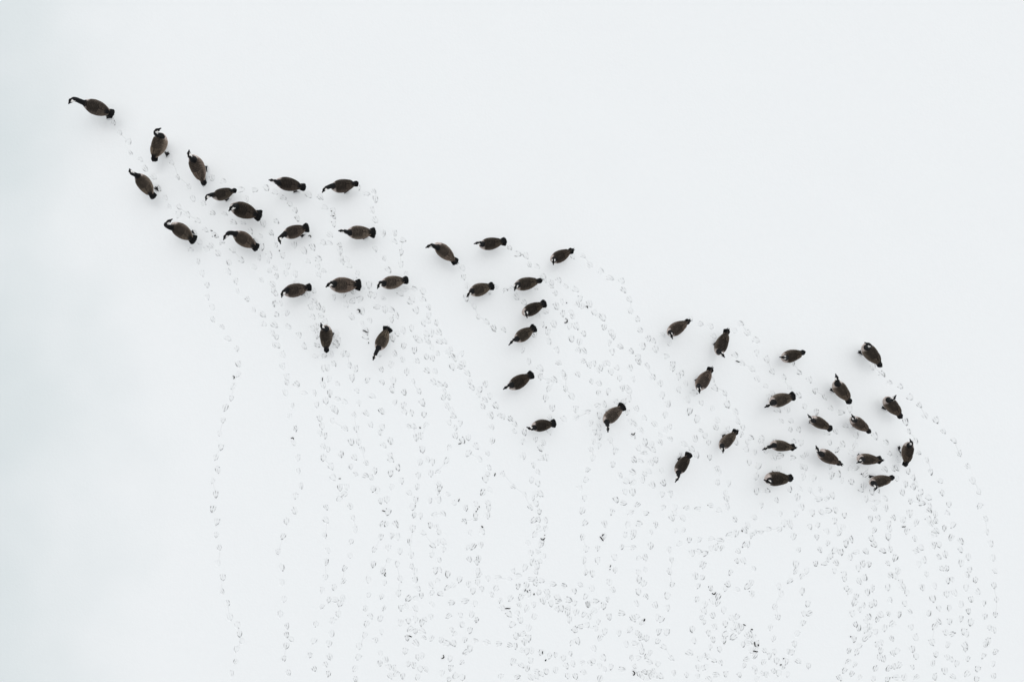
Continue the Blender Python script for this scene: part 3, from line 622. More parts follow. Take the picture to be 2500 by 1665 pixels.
def stamp(idx, wx, wy, dx, dy, size, strength, dark, drag=None):
    rad = 0.105 * size
    i0 = max(0, int((wx - rad - X0) / FS)); i1 = min(FX - 1, int((wx + rad - X0) / FS) + 1)
    j0 = max(0, int((wy - rad - Y0) / FS)); j1 = min(FY - 1, int((wy + rad - Y0) / FS) + 1)
    if i1 <= i0 or j1 <= j0:
        return
    gx = X0 + np.arange(i0, i1 + 1) * FS
    gy = Y0 + np.arange(j0, j1 + 1) * FS
    GX, GY = np.meshgrid(gx, gy)
    U = ((GX - wx) * dx + (GY - wy) * dy) / size
    V = (-(GX - wx) * dy + (GY - wy) * dx) / size
    sp = random.uniform(0.85, 1.15)
    dep = np.zeros(U.shape)
    ice = np.zeros(U.shape)
    toes = [bez(HEEL, (-0.035, 0.046 * sp), (0.040 + random.uniform(-.012, .012), 0.038 * sp)),
            bez(HEEL, (0.0, random.uniform(-.006, .006)), (0.058 + random.uniform(-.012, .008), random.uniform(-.006, .006))),
            bez(HEEL, (-0.035, -0.046 * sp), (0.040 + random.uniform(-.012, .012), -0.038 * sp))]
    side = random.random()
    w3 = [random.uniform(0.35, 1.0), random.uniform(0.1, 0.7), random.uniform(0.35, 1.0)]
    if side < 0.35:
        w3[0] *= 0.35
    elif side < 0.7:
        w3[2] *= 0.35
    for toe, w in zip(toes, w3):
        d, t = seg_dist(U, V, toe)
        ph = random.uniform(0, 6.28)
        broken = 0.6 + 0.4 * np.sin(t * random.uniform(5, 9) + ph)
        g = np.exp(-(d / 0.0075) ** 2)
        dep = np.maximum(dep, 0.011 * w * g * strength)
        g2 = np.exp(-(d / 0.0076) ** 2)
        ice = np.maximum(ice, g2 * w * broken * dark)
    # heel dot and claw dots
    for (hu, hv, rr, pr) in [(HEEL[0], 0, 0.011, 0.45), (toes[0][-1][0], toes[0][-1][1], 0.008, 0.25), (toes[2][-1][0], toes[2][-1][1], 0.008, 0.25)]:
        if random.random() < pr:
            g = np.exp(-(((U - hu) ** 2 + (V - hv) ** 2) / rr ** 2))
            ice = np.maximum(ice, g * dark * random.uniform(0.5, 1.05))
            dep = np.maximum(dep, 0.014 * g)
    # the web presses the snow between the toes a little
    web = sstep(1.15, 0.75, np.hypot((U - 0.0) / 0.060, V / 0.046))
    dep = np.maximum(dep, 0.0036 * web * strength)
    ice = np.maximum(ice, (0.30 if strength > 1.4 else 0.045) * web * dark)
    # low rim of pushed up snow
    rr = np.hypot((U - 0.0) / 0.066, V / 0.054)
    rim = np.exp(-((rr - 1.15) / 0.16) ** 2) * 0.0007 * (1 - np.clip(dep / 0.004, 0, 1))
    edge = sstep(0.105, 0.085, np.hypot(U, V))
    net = (-dep + rim) * edge
    sl = (slice(j0, j1 + 1), slice(i0, i1 + 1))
    cur = depth[sl]
    depth[sl] = np.where(net < 0, np.minimum(cur, net), np.where(cur < 0, cur, np.maximum(cur, net)))
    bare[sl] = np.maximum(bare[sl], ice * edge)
    claim(idx, i0, i1, j0, j1, np.abs(net) > 2e-4)
    if drag is not None:
        ex, ey = drag
        k0, k1 = sorted((wx, ex)); l0, l1 = sorted((wy, ey))
        i0 = max(0, int((k0 - .04 - X0) / FS)); i1 = min(FX - 1, int((k1 + .04 - X0) / FS) + 1)
        j0 = max(0, int((l0 - .04 - Y0) / FS)); j1 = min(FY - 1, int((l1 + .04 - Y0) / FS) + 1)
        if i1 <= i0 or j1 <= j0:
            return
        GX, GY = np.meshgrid(X0 + np.arange(i0, i1 + 1) * FS, Y0 + np.arange(j0, j1 + 1) * FS)
        mx, my = (wx + ex) / 2 + random.uniform(-.03, .03), (wy + ey) / 2 + random.uniform(-.03, .03)
        d, t = seg_dist(GX, GY, bez((wx, wy), (mx, my), (ex, ey), 7))
        g = np.exp(-(d / 0.008) ** 2) * np.clip(1.3 - np.abs(t - .5) * 1.5, 0, 1)
        net = np.where(d < .03, -0.005 * g, 0)
        sl = (slice(j0, j1 + 1), slice(i0, i1 + 1))
        depth[sl] = np.minimum(depth[sl], net) if False else np.where(net < -1e-5, np.minimum(depth[sl], net), depth[sl])
        bare[sl] = np.maximum(bare[sl], 0.10 * g * (d < .03))
        claim(idx, i0, i1, j0, j1, d < 0.03)


def claim(idx, i0, i1, j0, j1, mask):
    jj, ii = np.nonzero(mask)
    if len(jj) == 0:
        return
    ci = np.clip((ii + i0) // SUB, 0, NX - 1)
    cj = np.clip((jj + j0) // SUB, 0, NY - 1)
    cells = set(zip(cj.tolist(), ci.tolist()))
    for (j, i) in zip((jj + j0).tolist(), (ii + i0).tolist()):     # points on a cell border touch both cells
        if i % SUB == 0 and i > 0:
            cells.add((min(j // SUB, NY - 1), i // SUB - 1))
        if j % SUB == 0 and j > 0:
            cells.add((j // SUB - 1, min(i // SUB, NX - 1)))
        if i % SUB == 0 and i > 0 and j % SUB == 0 and j > 0:
            cells.add((j // SUB - 1, i // SUB - 1))
    for (j, i) in cells:
        if owner[j, i] < 0:
            owner[j, i] = idx


# wet prints trodden right through to the ice
WET = [(1559, 882), (1594, 920), (1612, 936), (1616, 965), (1630.5, 987), (1624, 1013), (1433, 1474), (1578, 1514), (1560, 1548), (1318, 1249), (1013, 1415)]
prints = []
for (px, py, dx, dy, prev) in P:
    w = at(px, py)
    size = random.uniform(0.84, 1.14)
    strength = random.uniform(0.7, 1.15)
    # deeper, cleaner prints toward the lower right
    dark = (1.2 if px > 2000 else 1.0) * min(1.35, max(0.10, random.lognormvariate(math.log(0.92), 0.32)))
    if any(math.hypot(px - q[0], py - q[1]) < 12 for q in WET):
        dark, strength = 1.25, (1.45 if 1420 < px < 1446 else 1.2)
    prints.append([w.x, w.y, dx, -dy, size, strength, dark, prev])

# a print under each standing foot is added while the geese are laid out
goose_info = []
for gi, (tail, mid, nb, bend, head, bill, fan, label) in enumerate(GEESE):
    dpx = math.hypot(tail[0] - mid[0], tail[1] - mid[1])
    if fan > .55:
        dpx *= 0.97
    sc = min(1.13, max(0.88, dpx / 39.5))
    c = at(mid[0], mid[1], 0.25 * sc)
    t = at(tail[0], tail[1], 0.27 * sc)
    f = (c - t); f.z = 0; f.normalize()
    ang = math.atan2(f.y, f.x)
    wf = sc * random.uniform(0.93, 1.06)
    stride = random.uniform(0.02, 0.065) * random.choice((-1, 1))
    feet = []
    for s in (-1, 1):
        lx, ly = -0.035 + s * stride, s * random.uniform(0.038, 0.055)
        feet.append((lx, ly))
        wx = c.x + (sc * lx * math.cos(ang) - wf * ly * math.sin(ang))
        wy = c.y + (sc * lx * math.sin(ang) + wf * ly * math.cos(ang))
        prints.append([wx, wy, math.cos(ang), math.sin(ang), 1.0, 0.9, 0.3, None])
    goose_info.append((sc, c, ang, feet, wf))

order = sorted(range(len(prints)), key=lambda i: -prints[i][4] * (0.6 + 0.4 * prints[i][6]))
for i in order:
    wx, wy, dx, dy, size, st, dk, prev = prints[i]
    n = math.hypot(dx, dy)
    drag = None
    if prev is not None and random.random() < 0.3:
        q = at(prev[0], prev[1])
        drag = (q.x, q.y)
    stamp(i, wx, wy, dx / n, dy / n, size, st, dk, drag)

# assemble the snow
fxs = np.arange(FX) / SUB
fys = np.arange(FY) / SUB
ix = np.minimum(np.floor(fxs).astype(int), NX - 1)
iy = np.minimum(np.floor(fys).astype(int), NY - 1)
tx = (fxs - ix)[None, :]
ty = (fys - iy)[:, None]
A = und[np.ix_(iy, ix)]; B = und[np.ix_(iy, ix + 1)]
C = und[np.ix_(iy + 1, ix)]; D = und[np.ix_(iy + 1, ix + 1)]
FH = (A * (1 - tx) + B * tx) * (1 - ty) + (C * (1 - tx) + D * tx) * ty + depth


def snow_height(x, y):
    i = int(round((x - X0) / FS)); j = int(round((y - Y0) / FS))
    if 0 <= i < FX and 0 <= j < FY:
        return float(FH[j, i])
    return 0.0


cj, ci = np.nonzero(owner < 0)
vid = cj * (NX + 1) + ci
quads = np.stack([vid, vid + 1, vid + NX + 2, vid + NX + 1], 1)
co = np.stack([CX.ravel(), CY.ravel(), und.ravel()], 1)
# outward to the horizon
far = 900.0
x1, y1 = X0 + NX * CELL, Y0 + NY * CELL
b0 = len(co)
rings = []
for dist in (30.0, far):
    rings.append([(-dist, -dist, 0), (dist, -dist, 0), (dist, dist, 0), (-dist, dist, 0)])
corner = [0, NX, NY * (NX + 1) + NX, NY * (NX + 1)]
extra = np.array([p for r in rings for p in r], float)
co = np.vstack([co, extra])
q2 = []
for k in range(4):
    k2 = (k + 1) % 4
    q2.append((corner[k2], corner[k], b0 + k, b0 + k2))
    q2.append((b0 + k2, b0 + k, b0 + 4 + k, b0 + 4 + k2))
q2 = [tuple(reversed(q)) for q in q2]
quads = np.vstack([quads, np.array(q2)])
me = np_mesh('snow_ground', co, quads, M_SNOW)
ground = bpy.data.objects.new('snow_ground', me)
COL.objects.link(ground)
ground['kind'] = 'structure'


def cells_mesh(name, cells):
    n = len(cells)
    cj = np.array([c[0] for c in cells]); ci = np.array([c[1] for c in cells])
    a = np.arange(SUB + 1)
    J = cj[:, None, None] * SUB + a[None, :, None] + 0 * a[None, None, :]
    I = ci[:, None, None] * SUB + 0 * a[None, :, None] + a[None, None, :]
    ids = (J * FX + I).reshape(n, -1)
    uniq, inv = np.unique(ids, return_inverse=True)
    inv = inv.reshape(n, SUB + 1, SUB + 1)
    q = np.stack([inv[:, :-1, :-1], inv[:, :-1, 1:], inv[:, 1:, 1:], inv[:, 1:, :-1]], -1).reshape(-1, 4)
    ju, iu = uniq // FX, uniq % FX
    co = np.stack([X0 + iu * FS, Y0 + ju * FS, FH[ju, iu]], 1)
    me = np_mesh(name, co, q, M_SNOW)
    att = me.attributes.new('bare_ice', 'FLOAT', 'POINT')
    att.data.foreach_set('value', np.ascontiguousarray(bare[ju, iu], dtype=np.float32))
    return me


by_owner = {}
oj, oi_ = np.nonzero(owner >= 0)
for j, i in zip(oj.tolist(), oi_.tolist()):
    by_owner.setdefault(int(owner[j, i]), []).append((j, i))
ranked = [i for i in order if i in by_owner and len(by_owner[i]) >= 5]
single = ranked[:300]
rest = []
sset = set(single)
for i, c in by_owner.items():
    if i not in sset:
        rest.extend(c)
for i in single:
    o = bpy.data.objects.new('footprint', cells_mesh('footprint', by_owner[i]))
    COL.objects.link(o)
    o.parent = ground
o = bpy.data.objects.new('footprint_trails', cells_mesh('footprint_trails', rest))
COL.objects.link(o)
o.parent = ground
o['kind'] = 'stuff'
o['label'] = 'faint webbed footprints trodden across the snow'

# ------------------------------------------------------------------ goose
# x, half width, centre height, half height of the trunk
TRUNK = np.array([
    (-0.226, 0.028, 0.330, 0.012), (-0.212, 0.044, 0.327, 0.023), (-0.182, 0.062, 0.322, 0.044),
    (-0.14, 0.083, 0.315, 0.067), (-0.09, 0.101, 0.306, 0.089), (-0.02, 0.113, 0.300, 0.103),
    (0.05, 0.117, 0.300, 0.110), (0.10, 0.110, 0.305, 0.110), (0.145, 0.093, 0.313, 0.102),
    (0.18, 0.069, 0.322, 0.085), (0.205, 0.042, 0.330, 0.058), (0.218, 0.015, 0.334, 0.024)])


TRUNK[:, 2] -= 0.06


def trunk(x):
    return [float(np.interp(x, TRUNK[:, 0], TRUNK[:, k])) for k in (1, 2, 3)]


def loft(rings, n):
    """closed tube from rings of n points"""
    V = [p for r in rings for p in r]
    F = []
    for k in range(len(rings) - 1):
        for i in range(n):
            j = (i + 1) % n
            F.append((k * n + i, k * n + j, (k + 1) * n + j, (k + 1) * n + i))
    F.append(tuple(range(n - 1, -1, -1)))
    F.append(tuple(range((len(rings) - 1) * n, len(rings) * n)))
    return V, F


def catmull(pts, per=8):
    pts = [Vector(p) for p in pts]
    ext = [pts[0] * 2 - pts[1]] + pts + [pts[-1] * 2 - pts[-2]]
    out = []
    for k in range(1, len(ext) - 2):
        p0, p1, p2, p3 = ext[k - 1:k + 3]
        for s in range(per):
            t = s / per
            out.append(0.5 * (2 * p1 + (p2 - p0) * t + (2 * p0 - 5 * p1 + 4 * p2 - p3) * t * t + (3 * p1 - p0 - 3 * p2 + p3) * t ** 3))
    out.append(pts[-1])
    return out


def tube(path, radii, n=12):
    rings = []
    for k, p in enumerate(path):
        a = path[max(0, k - 1)]
        b = path[min(len(path) - 1, k + 1)]
        d = (b - a).normalized()
        ref = Vector((0, 1, 0)) if abs(d.y) < 0.9 else Vector((1, 0, 0))
        u = d.cross(ref).normalized()
        v = d.cross(u).normalized()
        rings.append([p + radii[k] * (math.cos(2 * math.pi * i / n) * u + math.sin(2 * math.pi * i / n) * v) for i in range(n)])
    return loft(rings, n)


def merge(parts):
    V, F = [], []
    for v, f in parts:
        o = len(V)
        V += [Vector(p) for p in v]
        F += [tuple(i + o for i in q) for q in f]
    return V, F


def strip_feather(a, b, width, up, thick=0.0025, n=7, tip=0.5, bow=0.0):
    """one flight or tail feather: a thin solid blade from a to b with a rounded end"""
    a, b = Vector(a), Vector(b)
    d = (b - a)
    side = d.cross(Vector(up)).normalized()
    nrm = side.cross(d).normalized()
    V, F, E = [], [], []
    for k in range(n):
        t = k / (n - 1)
        w = width * (0.55 + 0.45 * min(1, t * 3)) * (1.0 if t < 1 - tip else math.sqrt(max(0.0, 1 - ((t - 1 + tip) / tip) ** 2)) * 0.92 + 0.08)
        c = a + d * t + nrm * (bow * math.sin(math.pi * t))
        for (s, h, e) in ((-1, 0, .3), (-.45, thick * .8, 0), (0, thick * 1.4, 0), (.55, thick * .8, .25), (1, 0, 1), (0, -thick, 0)):
            V.append(c + side * (s * w) + nrm * h)
            E.append(e)
    m = 6
    for k in range(n - 1):
        for i in range(m):
            j = (i + 1) % m
            F.append((k * m + i, k * m + j, (k + 1) * m + j, (k + 1) * m + i))
    F.append(tuple(range(m - 1, -1, -1)))
    F.append(tuple(range((n - 1) * m, n * m)))
    return V, F, E


def set_plumage(me, rgb, bar, tone):
    t = me.attributes.new('tone', 'FLOAT', 'POINT')
    t.data.foreach_set('value', np.full(len(me.vertices), tone, dtype=np.float32))
    a = me.attributes.new('plumage', 'FLOAT_VECTOR', 'POINT')
    a.data.foreach_set('vector', np.ascontiguousarray(rgb, dtype=np.float32).ravel())
    b = me.attributes.new('barring', 'FLOAT', 'POINT')
    b.data.foreach_set('value', np.ascontiguousarray(bar, dtype=np.float32))


BACK = np.array((0.0165, 0.0135, 0.0108))
FLANK = np.array((0.185, 0.150, 0.125))
BREAST = np.array((0.46, 0.40, 0.37))
BLACK = np.array((0.0065, 0.007, 0.008))
WHITE = np.array((0.75, 0.74, 0.72))

temps = []
for gi, (tail, mid, nb, bend, head, bill, fan, label) in enumerate(GEESE):
    sc, c, ang, feet, wf = goose_info[gi]
    ca, sa = math.cos(ang), math.sin(ang)

    def loc(w):
        dx, dy = w.x - c.x, w.y - c.y
        return Vector(((dx * ca + dy * sa) / sc, (-dx * sa + dy * ca) / wf, w.z / sc))

    n0 = loc(at(nb[0], nb[1], 0.37 * sc))
    n0.x = min(0.175, max(0.10, n0.x)); n0.y = min(0.045, max(-0.045, n0.y)); n0.z = 0.355
    # head height from the length of the neck
    best = None
    for k in range(60):
        z = 0.38 + k * 0.0045
        h = loc(at(head[0], head[1], z * sc))
        e = abs((h - n0).length - 0.215)
        if best is None or e < best[0]:
            best = (e, z, h)
    h = best[2]
    hb = loc(at(bill[0], bill[1], (best[1] - 0.012) * sc))
    hd = hb - h
    blen = min(0.105, max(0.078, hd.length))
    hd.normalize()
    root_in = Vector((0.075, 0, 0.27))
    shoulder = Vector((0.5 * (n0.x + 0.13), 0.6 * n0.y, 0.325))
    if bend is not None:
        mz = n0.z + (h.z - n0.z) * 0.6
        m = loc(at(bend[0], bend[1], mz * sc))
        m.z = mz
    else:
        m = n0.lerp(h, 0.5) + Vector((0, 0, 0.01))
        m = m + (Vector((hd.x, hd.y, 0)) * -0.012)
    nape = h - hd * 0.028 - Vector((0, 0, 0.008))
    path = catmull([root_in, shoulder, n0, m, nape, h + hd * 0.004], 7)
    L = len(path)
    rad = [float(np.interp(k / (L - 1), [0, .2, .4, .6, .8, 1], [.066, .056, .043, .038, .0345, .031])) for k in range(L)]
    parts = []
    xs = np.concatenate([TRUNK[:, 0]])
    rings = []
    for x in xs:
        hw, zc, hh = trunk(x)
        ring = []
        for i in range(22):
            a = 2 * math.pi * i / 22
            ring.append(Vector((x, hw * math.cos(a), zc + hh * math.sin(a))))
        rings.append(ring)
    parts.append(loft(rings, 22))
    parts.append(tube(path, rad, 14))
    # head: egg shaped, deeper at the cheeks
    side = Vector((-hd.y, hd.x, 0)).normalized()
    upv = hd.cross(side).normalized()
    if upv.z < 0:
        upv = -upv
    rings = []
    for (u, w, hh, dz) in ((-.050, .010, .010, 0), (-.040, .025, .025, 0), (-.02, .0335, .033, .001), (.0, .0345, .034, .002), (.02, .029, .029, .0), (.038, .020, .020, -.004), (.048, .012, .012, -.006)):
        ring = []
        for i in range(14):
            a = 2 * math.pi * i / 14
            ring.append(h + hd * u + side * (w * math.cos(a)) + upv * (hh * math.sin(a) + dz))
        rings.append(ring)
    parts.append(loft(rings, 14))
    V, F = merge(parts)
    tm = bpy.data.meshes.new('tmp')
    tm.from_pydata([tuple(v) for v in V], [], F)
    to = bpy.data.objects.new('tmp', tm)
    COL.objects.link(to)
    rm = to.modifiers.new('r', 'REMESH')
    rm.mode = 'VOXEL'
    rm.voxel_size = 0.0075
    sm = to.modifiers.new('s', 'SMOOTH')
    sm.factor = 0.5
    sm.iterations = 5
    temps.append((to, path, rad, h, hd, side, upv, blen))

dg = bpy.context.evaluated_depsgraph_get()
bodies = []
for t in temps:
    bodies.append(bpy.data.meshes.new_from_object(t[0].evaluated_get(dg)))
for t in temps:
    md = t[0].data
    bpy.data.objects.remove(t[0])
    bpy.data.meshes.remove(md)


def paint_body(me, path, rad, h, hd, side, upv, tone):
    n = len(me.vertices)
    co = np.empty(n * 3, np.float32)
    me.vertices.foreach_get('co', co)
    co = co.reshape(-1, 3).astype(float)
    x, y, z = co.T
    hw = np.interp(x, TRUNK[:, 0], TRUNK[:, 1])
    zc = np.interp(x, TRUNK[:, 0], TRUNK[:, 2])
    hh = np.interp(x, TRUNK[:, 0], TRUNK[:, 3])
    rel = (z - zc) / np.maximum(hh, 1e-3)
    nz = value_noise(x * 10, y * 10, 0.25, 7) * 0.5 + value_noise(x * 10, z * 10, 0.6, 9) * 0.5
    t = sstep(0.92, 0.30, rel + nz * 0.22)                     # paler feathers down the flanks
    rgb = BACK[None] * (1 - t[:, None]) + FLANK[None] * t[:, None]
    rgb = rgb * np.array(tone[1])[None] * tone[0]
    bar = 0.35 + 0.65 * t
    br = sstep(0.10, 0.145, x + nz * 0.012) * sstep(1.02, 0.75, rel)
    br = np.maximum(br, sstep(0.135, 0.165, x))
    rgb = rgb * (1 - br[:, None]) + BREAST[None] * br[:, None]
    bar = bar * (1 - 0.8 * br)
    belly = sstep(0.0, -0.35, rel)
    rgb = rgb * (1 - belly[:, None]) + np.array((0.76, 0.73, 0.70))[None] * belly[:, None]
    bar = bar * (1 - belly)
    vent = sstep(-0.09, -0.14, x) * sstep(0.1, -0.2, rel)
    rgb = rgb * (1 - vent[:, None]) + WHITE[None] * vent[:, None]
    bar = bar * (1 - vent)
    pn = np.array([tuple(p) for p in path])
    pr = np.array(rad)
    k0 = int(len(pn) * 0.30)
    d = np.linalg.norm(co[:, None, :] - pn[None, k0:, :], axis=2)
    k = np.argmin(d, 1)
    dd = d[np.arange(n), k]
    neck = (dd < pr[k0:][k] * 1.12 + 0.003)
    hl = co - np.array(h)[None]
    u = hl @ np.array(hd); v = hl @ np.array(side); w = hl @ np.array(upv)
    headm = (np.abs(u) < 0.06) & (np.abs(v) < 0.041) & (np.abs(w) < 0.041)
    blk = (neck | headm).astype(float)
    rgb = rgb * (1 - blk[:, None]) + BLACK[None] * blk[:, None]
    bar = bar * (1 - blk)
    cheek = (u > -0.040) & (u < 0.006 + 0.3 * 0) & (np.abs(v) > 0.0155) & (w < 0.026) & (np.abs(v) < 0.045) & (np.abs(w) < 0.04)
    chin = (u > -0.026) & (u < 0.008) & (w < -0.012) & (np.abs(v) < 0.03) & (w > -0.04)
    ck = (cheek | chin).astype(float)
    rgb = rgb * (1 - ck[:, None]) + WHITE[None] * ck[:, None]
    set_plumage(me, rgb, bar, tone[0])
    me.polygons.foreach_set('use_smooth', [True] * len(me.polygons))
    me.materials.clear()
    me.materials.append(M_BODY)


def wing_mesh(s, crossed, lift):
    """folded wing on one side (s = +1 left): shoulder shell plus long flight feathers"""
    V, F, E, K, B = [], [], [], [], []
    nu, nv = 16, 9
    for a in range(nu + 1):
        u = a / nu
        x = 0.115 - 0.312 * u
        hw, zc, hh = trunk(x)
        th0 = np.interp(u, [0, .15, .6, 1], [52, 26, 12, 4])
        th1 = np.interp(u, [0, .15, .5, .8, 1], [62, 84, 90, 78, 58])
        for b in range(nv + 1):
            v = b / nv
            th = R(th0 + (th1 - th0) * v)
            off = 0.004 + 0.007 * math.sin(math.pi * v) ** .5 * math.sin(math.pi * min(1, u * 1.05 + .02)) + lift
            # scalloped rows of coverts
            off += 0.0016 * (((u * 9 + 0.5 * (b % 2)) % 1.0))
            V.append(Vector((x, s * (hw + off) * math.sin(th), zc + (hh + off) * math.cos(th))))
            E.append(0.0)
            B.append(0.0)
            K.append(0.9 * sstep(25, 85, np.array(th0 + (th1 - th0) * v)))
    w = nv + 1
    for a in range(nu):
        for b in range(nv):
            q = (a * w + b, a * w + b + 1, (a + 1) * w + b + 1, (a + 1) * w + b)
            F.append(q if s < 0 else tuple(reversed(q)))
    # secondaries and primaries
    for k in range(5):
        t = k / 4
        y0 = 0.020 + 0.070 * t
        x0 = -0.055 - 0.035 * (1 - t)
        hw, zc, hh = trunk(x0)
        z0 = zc + (hh + 0.011) * math.sqrt(max(0.05, 1 - (y0 / (hw + 0.011)) ** 2))
        x1 = -0.228 + 0.034 * t + random.uniform(-.006, .006)
        y1 = 0.010 + 0.040 * t
        if k < 2:
            x1 -= 0.022
            if crossed:
                y1 = -0.016 - 0.012 * k
                x1 -= 0.082 - 0.014 * k
        z1 = 0.305 - 0.012 * t + 0.004 * s * (1 if crossed else 0)
        fv, ff, fe = strip_feather((x0, s * y0, z0 + .001 + .0015 * (4 - k)), (x1, s * y1, z1), 0.0150 - 0.0035 * (k < 2), (0, 0, 1), 0.002, 8, 0.35, 0.010)
        o = len(V)
        V += fv; F += [tuple(i + o for i in q) for q in ff]; E += fe; K += [0.05] * len(fv)
        B += [float(sstep(.45, .75, np.array((i // 6) / 7))) if k < 2 else 0.0 for i in range(len(fv))]
    return V, F, np.array(E), np.array(K, float), np.array(B)[:, None]


def tail_mesh(fan):
    V, F = [], []
    n = 11
    half = R(5 + 23 * fan)
    for k in range(n):
        t = (k - (n - 1) / 2) / ((n - 1) / 2)
        a = half * t
        ln = 0.137 - 0.010 * abs(t) * (1 - fan) - 0.016 * t * t + random.uniform(-.005, .004)
        x0, y0 = -0.170, (0.026 + 0.016 * fan) * t
        z0 = 0.279 - 0.003 * abs(k - 5)
        fv, ff, _ = strip_feather((x0, y0, z0), (x0 - ln * math.cos(a), y0 - ln * math.sin(a) * -1, z0 - 0.006 - 0.004 * t * t), 0.0155 + 0.005 * fan, (0, 0, 1), 0.002, 7, 0.22)
        o = len(V)
        V += fv; F += [tuple(i + o for i in q) for q in ff]
    return V, F


def bill_mesh(h, hd, side, upv, blen):
    rings = []
    b0 = 0.038
    for (t, w, hh, dz) in ((0, .0175, .0175, -.005), (.25, .0145, .0140, -.006), (.55, .0120, .0095, -.009), (.85, .0105, .0065, -.012), (1, .0060, .0030, -.014)):
        p = h + hd * (b0 + (blen - b0) * t)
        rings.append([p + side * (w * math.cos(2 * math.pi * i / 10)) + upv * (hh * math.sin(2 * math.pi * i / 10) + dz) for i in range(10)])
    return loft(rings, 10)


def leg_mesh(fx, fy, gz):
    s = 1 if fy > 0 else -1
    hip = Vector((-0.025, s * 0.045, 0.170))
    hock = Vector((0.4 * fx - 0.045, s * 0.047, 0.082))
    ank = Vector((fx - 0.012, fy, gz + 0.016))
    return tube([hip, hip.lerp(hock, .5), hock, hock.lerp(ank, .5), ank], [.022, .014, .0095, .0075, .008], 8)


def foot_mesh(fx, fy, gz):
    """three toes and the web between them"""
    o = Vector((fx - 0.015, fy, gz))
    parts = []
    tips = []
    for a, ln in ((R(-27), .074), (0.0, .086), (R(27), .074)):
        tip = o + Vector((ln * math.cos(a), ln * math.sin(a), 0.003))
        tips.append(tip)
        parts.append(tube([o + Vector((0, 0, .012)), o.lerp(tip, .5) + Vector((0, 0, .009)), tip], [.0085, .0065, .004], 6))
    parts.append(tube([o + Vector((0.004, 0, .012)), o + Vector((-0.022, 0, .003))], [.006, .003], 6))
    V, F = merge(parts)
    top = [o + Vector((0, 0, .009))]
    web = []
    for i in range(2):
        p, q = tips[i], tips[i + 1]
        m = p.lerp(q, .5).lerp(o, .14)
        web.append((p, m, q))
    for (p, m, q) in web:
        b = len(V)
        base = [o + Vector((0, 0, .009)), p + Vector((0, 0, .003)), m + Vector((0, 0, .003)), q + Vector((0, 0, .003))]
        V += base + [v - Vector((0, 0, .004)) for v in base]
        F += [(b, b + 1, b + 2, b + 3), (b + 7, b + 6, b + 5, b + 4), (b + 1, b + 5, b + 6, b + 2), (b + 2, b + 6, b + 7, b + 3), (b, b + 4, b + 5, b + 1), (b + 3, b + 7, b + 4, b)]
    return V, F


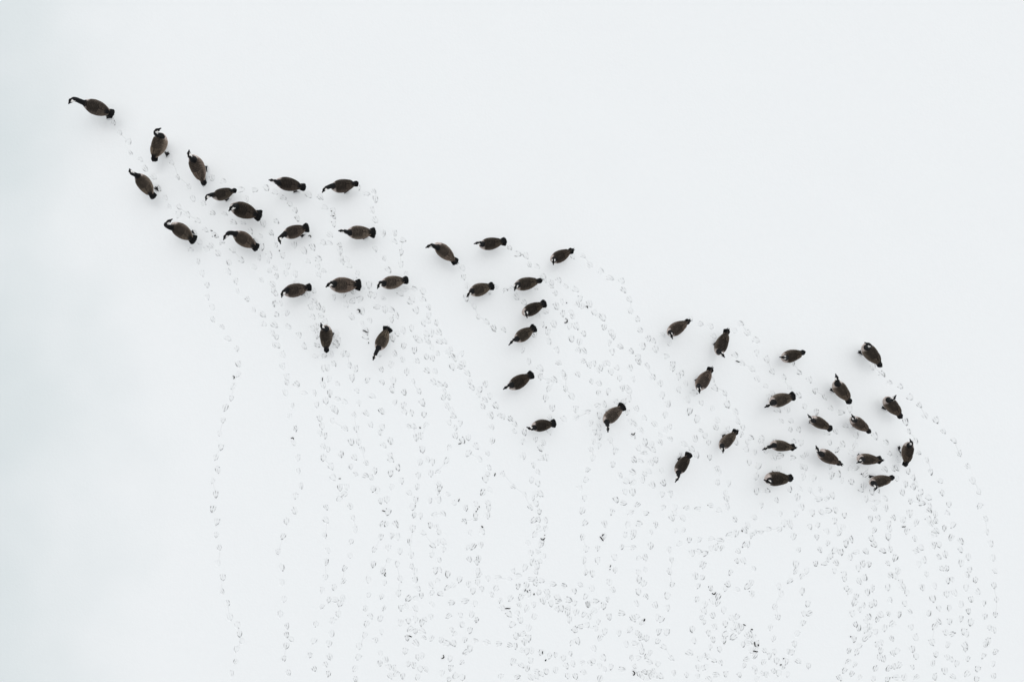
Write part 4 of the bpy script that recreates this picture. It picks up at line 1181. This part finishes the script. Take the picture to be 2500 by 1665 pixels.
DARKER = {5, 9, 25, 24, 43, 22}
PALER = {1, 11, 13, 14, 17, 26, 29}
CROSSED = {2, 19, 27, 28, 29, 37, 38, 39, 44, 16, 17}
for gi, g in enumerate(GEESE):
    fan, label = g[6], g[7]
    sc, c, ang, feet, wf = goose_info[gi]
    _, path, rad, h, hd, side, upv, blen = temps[gi]
    root = bpy.data.objects.new('goose', None)
    root.empty_display_size = 0.2
    root.location = (c.x, c.y, 0.0)
    root.rotation_euler = (0, 0, ang)
    root.scale = (sc, wf, sc)
    COL.objects.link(root)
    root['label'] = label
    root['category'] = 'goose'
    root['group'] = 'geese walking over the snow'
    me = bodies[gi]
    me.name = 'body'
    tone = (random.uniform(0.5, 1.05), (1.0 + random.uniform(-.02, .07), 1.0, 1.0 - random.uniform(-.02, .08)))
    if gi in DARKER:
        tone = (0.45, tone[1])
    if gi in PALER:
        tone = (1.15, tone[1])
    paint_body(me, path, rad, h, hd, side, upv, tone)
    b = bpy.data.objects.new('body', me)
    COL.objects.link(b)
    b.parent = root
    for s in (-1, 1):
        V, F, E, K, B = wing_mesh(s, gi in CROSSED, 0.0)
        w = link_mesh('wing', V, F, M_WING, root)
        E = E[:, None]
        t = K[:, None]
        base = BACK[None] * (1 - t) + (FLANK * 0.8)[None] * t
        rgb = (base * (1 - E) + np.array((0.30, 0.24, 0.19))[None] * E) * np.array(tone[1])[None] * tone[0]
        rgb = rgb * (1 - B) + BLACK[None] * B
        set_plumage(w.data, rgb, np.where(E[:, 0] > 0, 0.0, 0.35 + 0.65 * K) * (1 - B[:, 0]), tone[0])
    link_mesh('tail', *tail_mesh(fan), M_TAIL, root)
    link_mesh('bill', *bill_mesh(h, hd, side, upv, blen), M_BILL, root)
    for (fx, fy) in feet:
        wx = c.x + (sc * fx * math.cos(ang) - wf * fy * math.sin(ang))
        wy = c.y + (sc * fx * math.sin(ang) + wf * fy * math.cos(ang))
        gz = snow_height(wx, wy) / sc + 0.002
        lg = link_mesh('leg', *leg_mesh(fx, fy, gz), M_FOOT, root)
        link_mesh('foot', *foot_mesh(fx, fy, gz), M_FOOT, lg, smooth=False)

# ------------------------------------------------------------------ droppings
for (px, py, kind, size, where) in DROPS:
    w = at(px, py)
    k = 0.027 * size
    a = random.uniform(0, math.pi)
    r = 0.0098 * (0.75 + 0.25 * size)
    if kind == 0:
        pts = [Vector((-.45 * k, 0, 0)), Vector((0, random.uniform(-.2, .2) * k, .1 * k)), Vector((.45 * k, 0, 0))]
        rr = [r * .7, r * 1.15, r * .7]
    elif kind == 1:
        pts = [Vector((-k, 0, 0)), Vector((-.3 * k, .06 * k, 0)), Vector((.4 * k, -.04 * k, 0)), Vector((k, .05 * k, 0))]
        rr = [r * .6, r * .85, r * .9, r * .55]
    else:
        pts = [Vector((-.9 * k, .35 * k, 0)), Vector((-.45 * k, -.2 * k, 0)), Vector((.2 * k, -.3 * k, 0)), Vector((.85 * k, .35 * k, 0))]
        rr = [r * .6, r * .9, r * .95, r * .6]
    p2 = catmull(pts, 3)
    r2 = [float(np.interp(i / (len(p2) - 1), np.linspace(0, 1, len(rr)), rr)) * random.uniform(.85, 1.15) for i in range(len(p2))]
    # rounded ends
    p2 = [p2[0] - (p2[1] - p2[0]).normalized() * r2[0] * .8] + p2 + [p2[-1] + (p2[-1] - p2[-2]).normalized() * r2[-1] * .8]
    r2 = [r2[0] * .4] + r2 + [r2[-1] * .4]
    V, F = tube(p2, r2, 8)
    o = link_mesh('dropping', V, F, M_DROP)
    o.location = (w.x, w.y, snow_height(w.x, w.y) + r * .6)
    o.rotation_euler = (0, 0, a)
    o['label'] = where or 'tiny dark crumb of dropping scattered among the footprints'
    o['category'] = 'dropping'
    o['group'] = 'droppings on the snow'
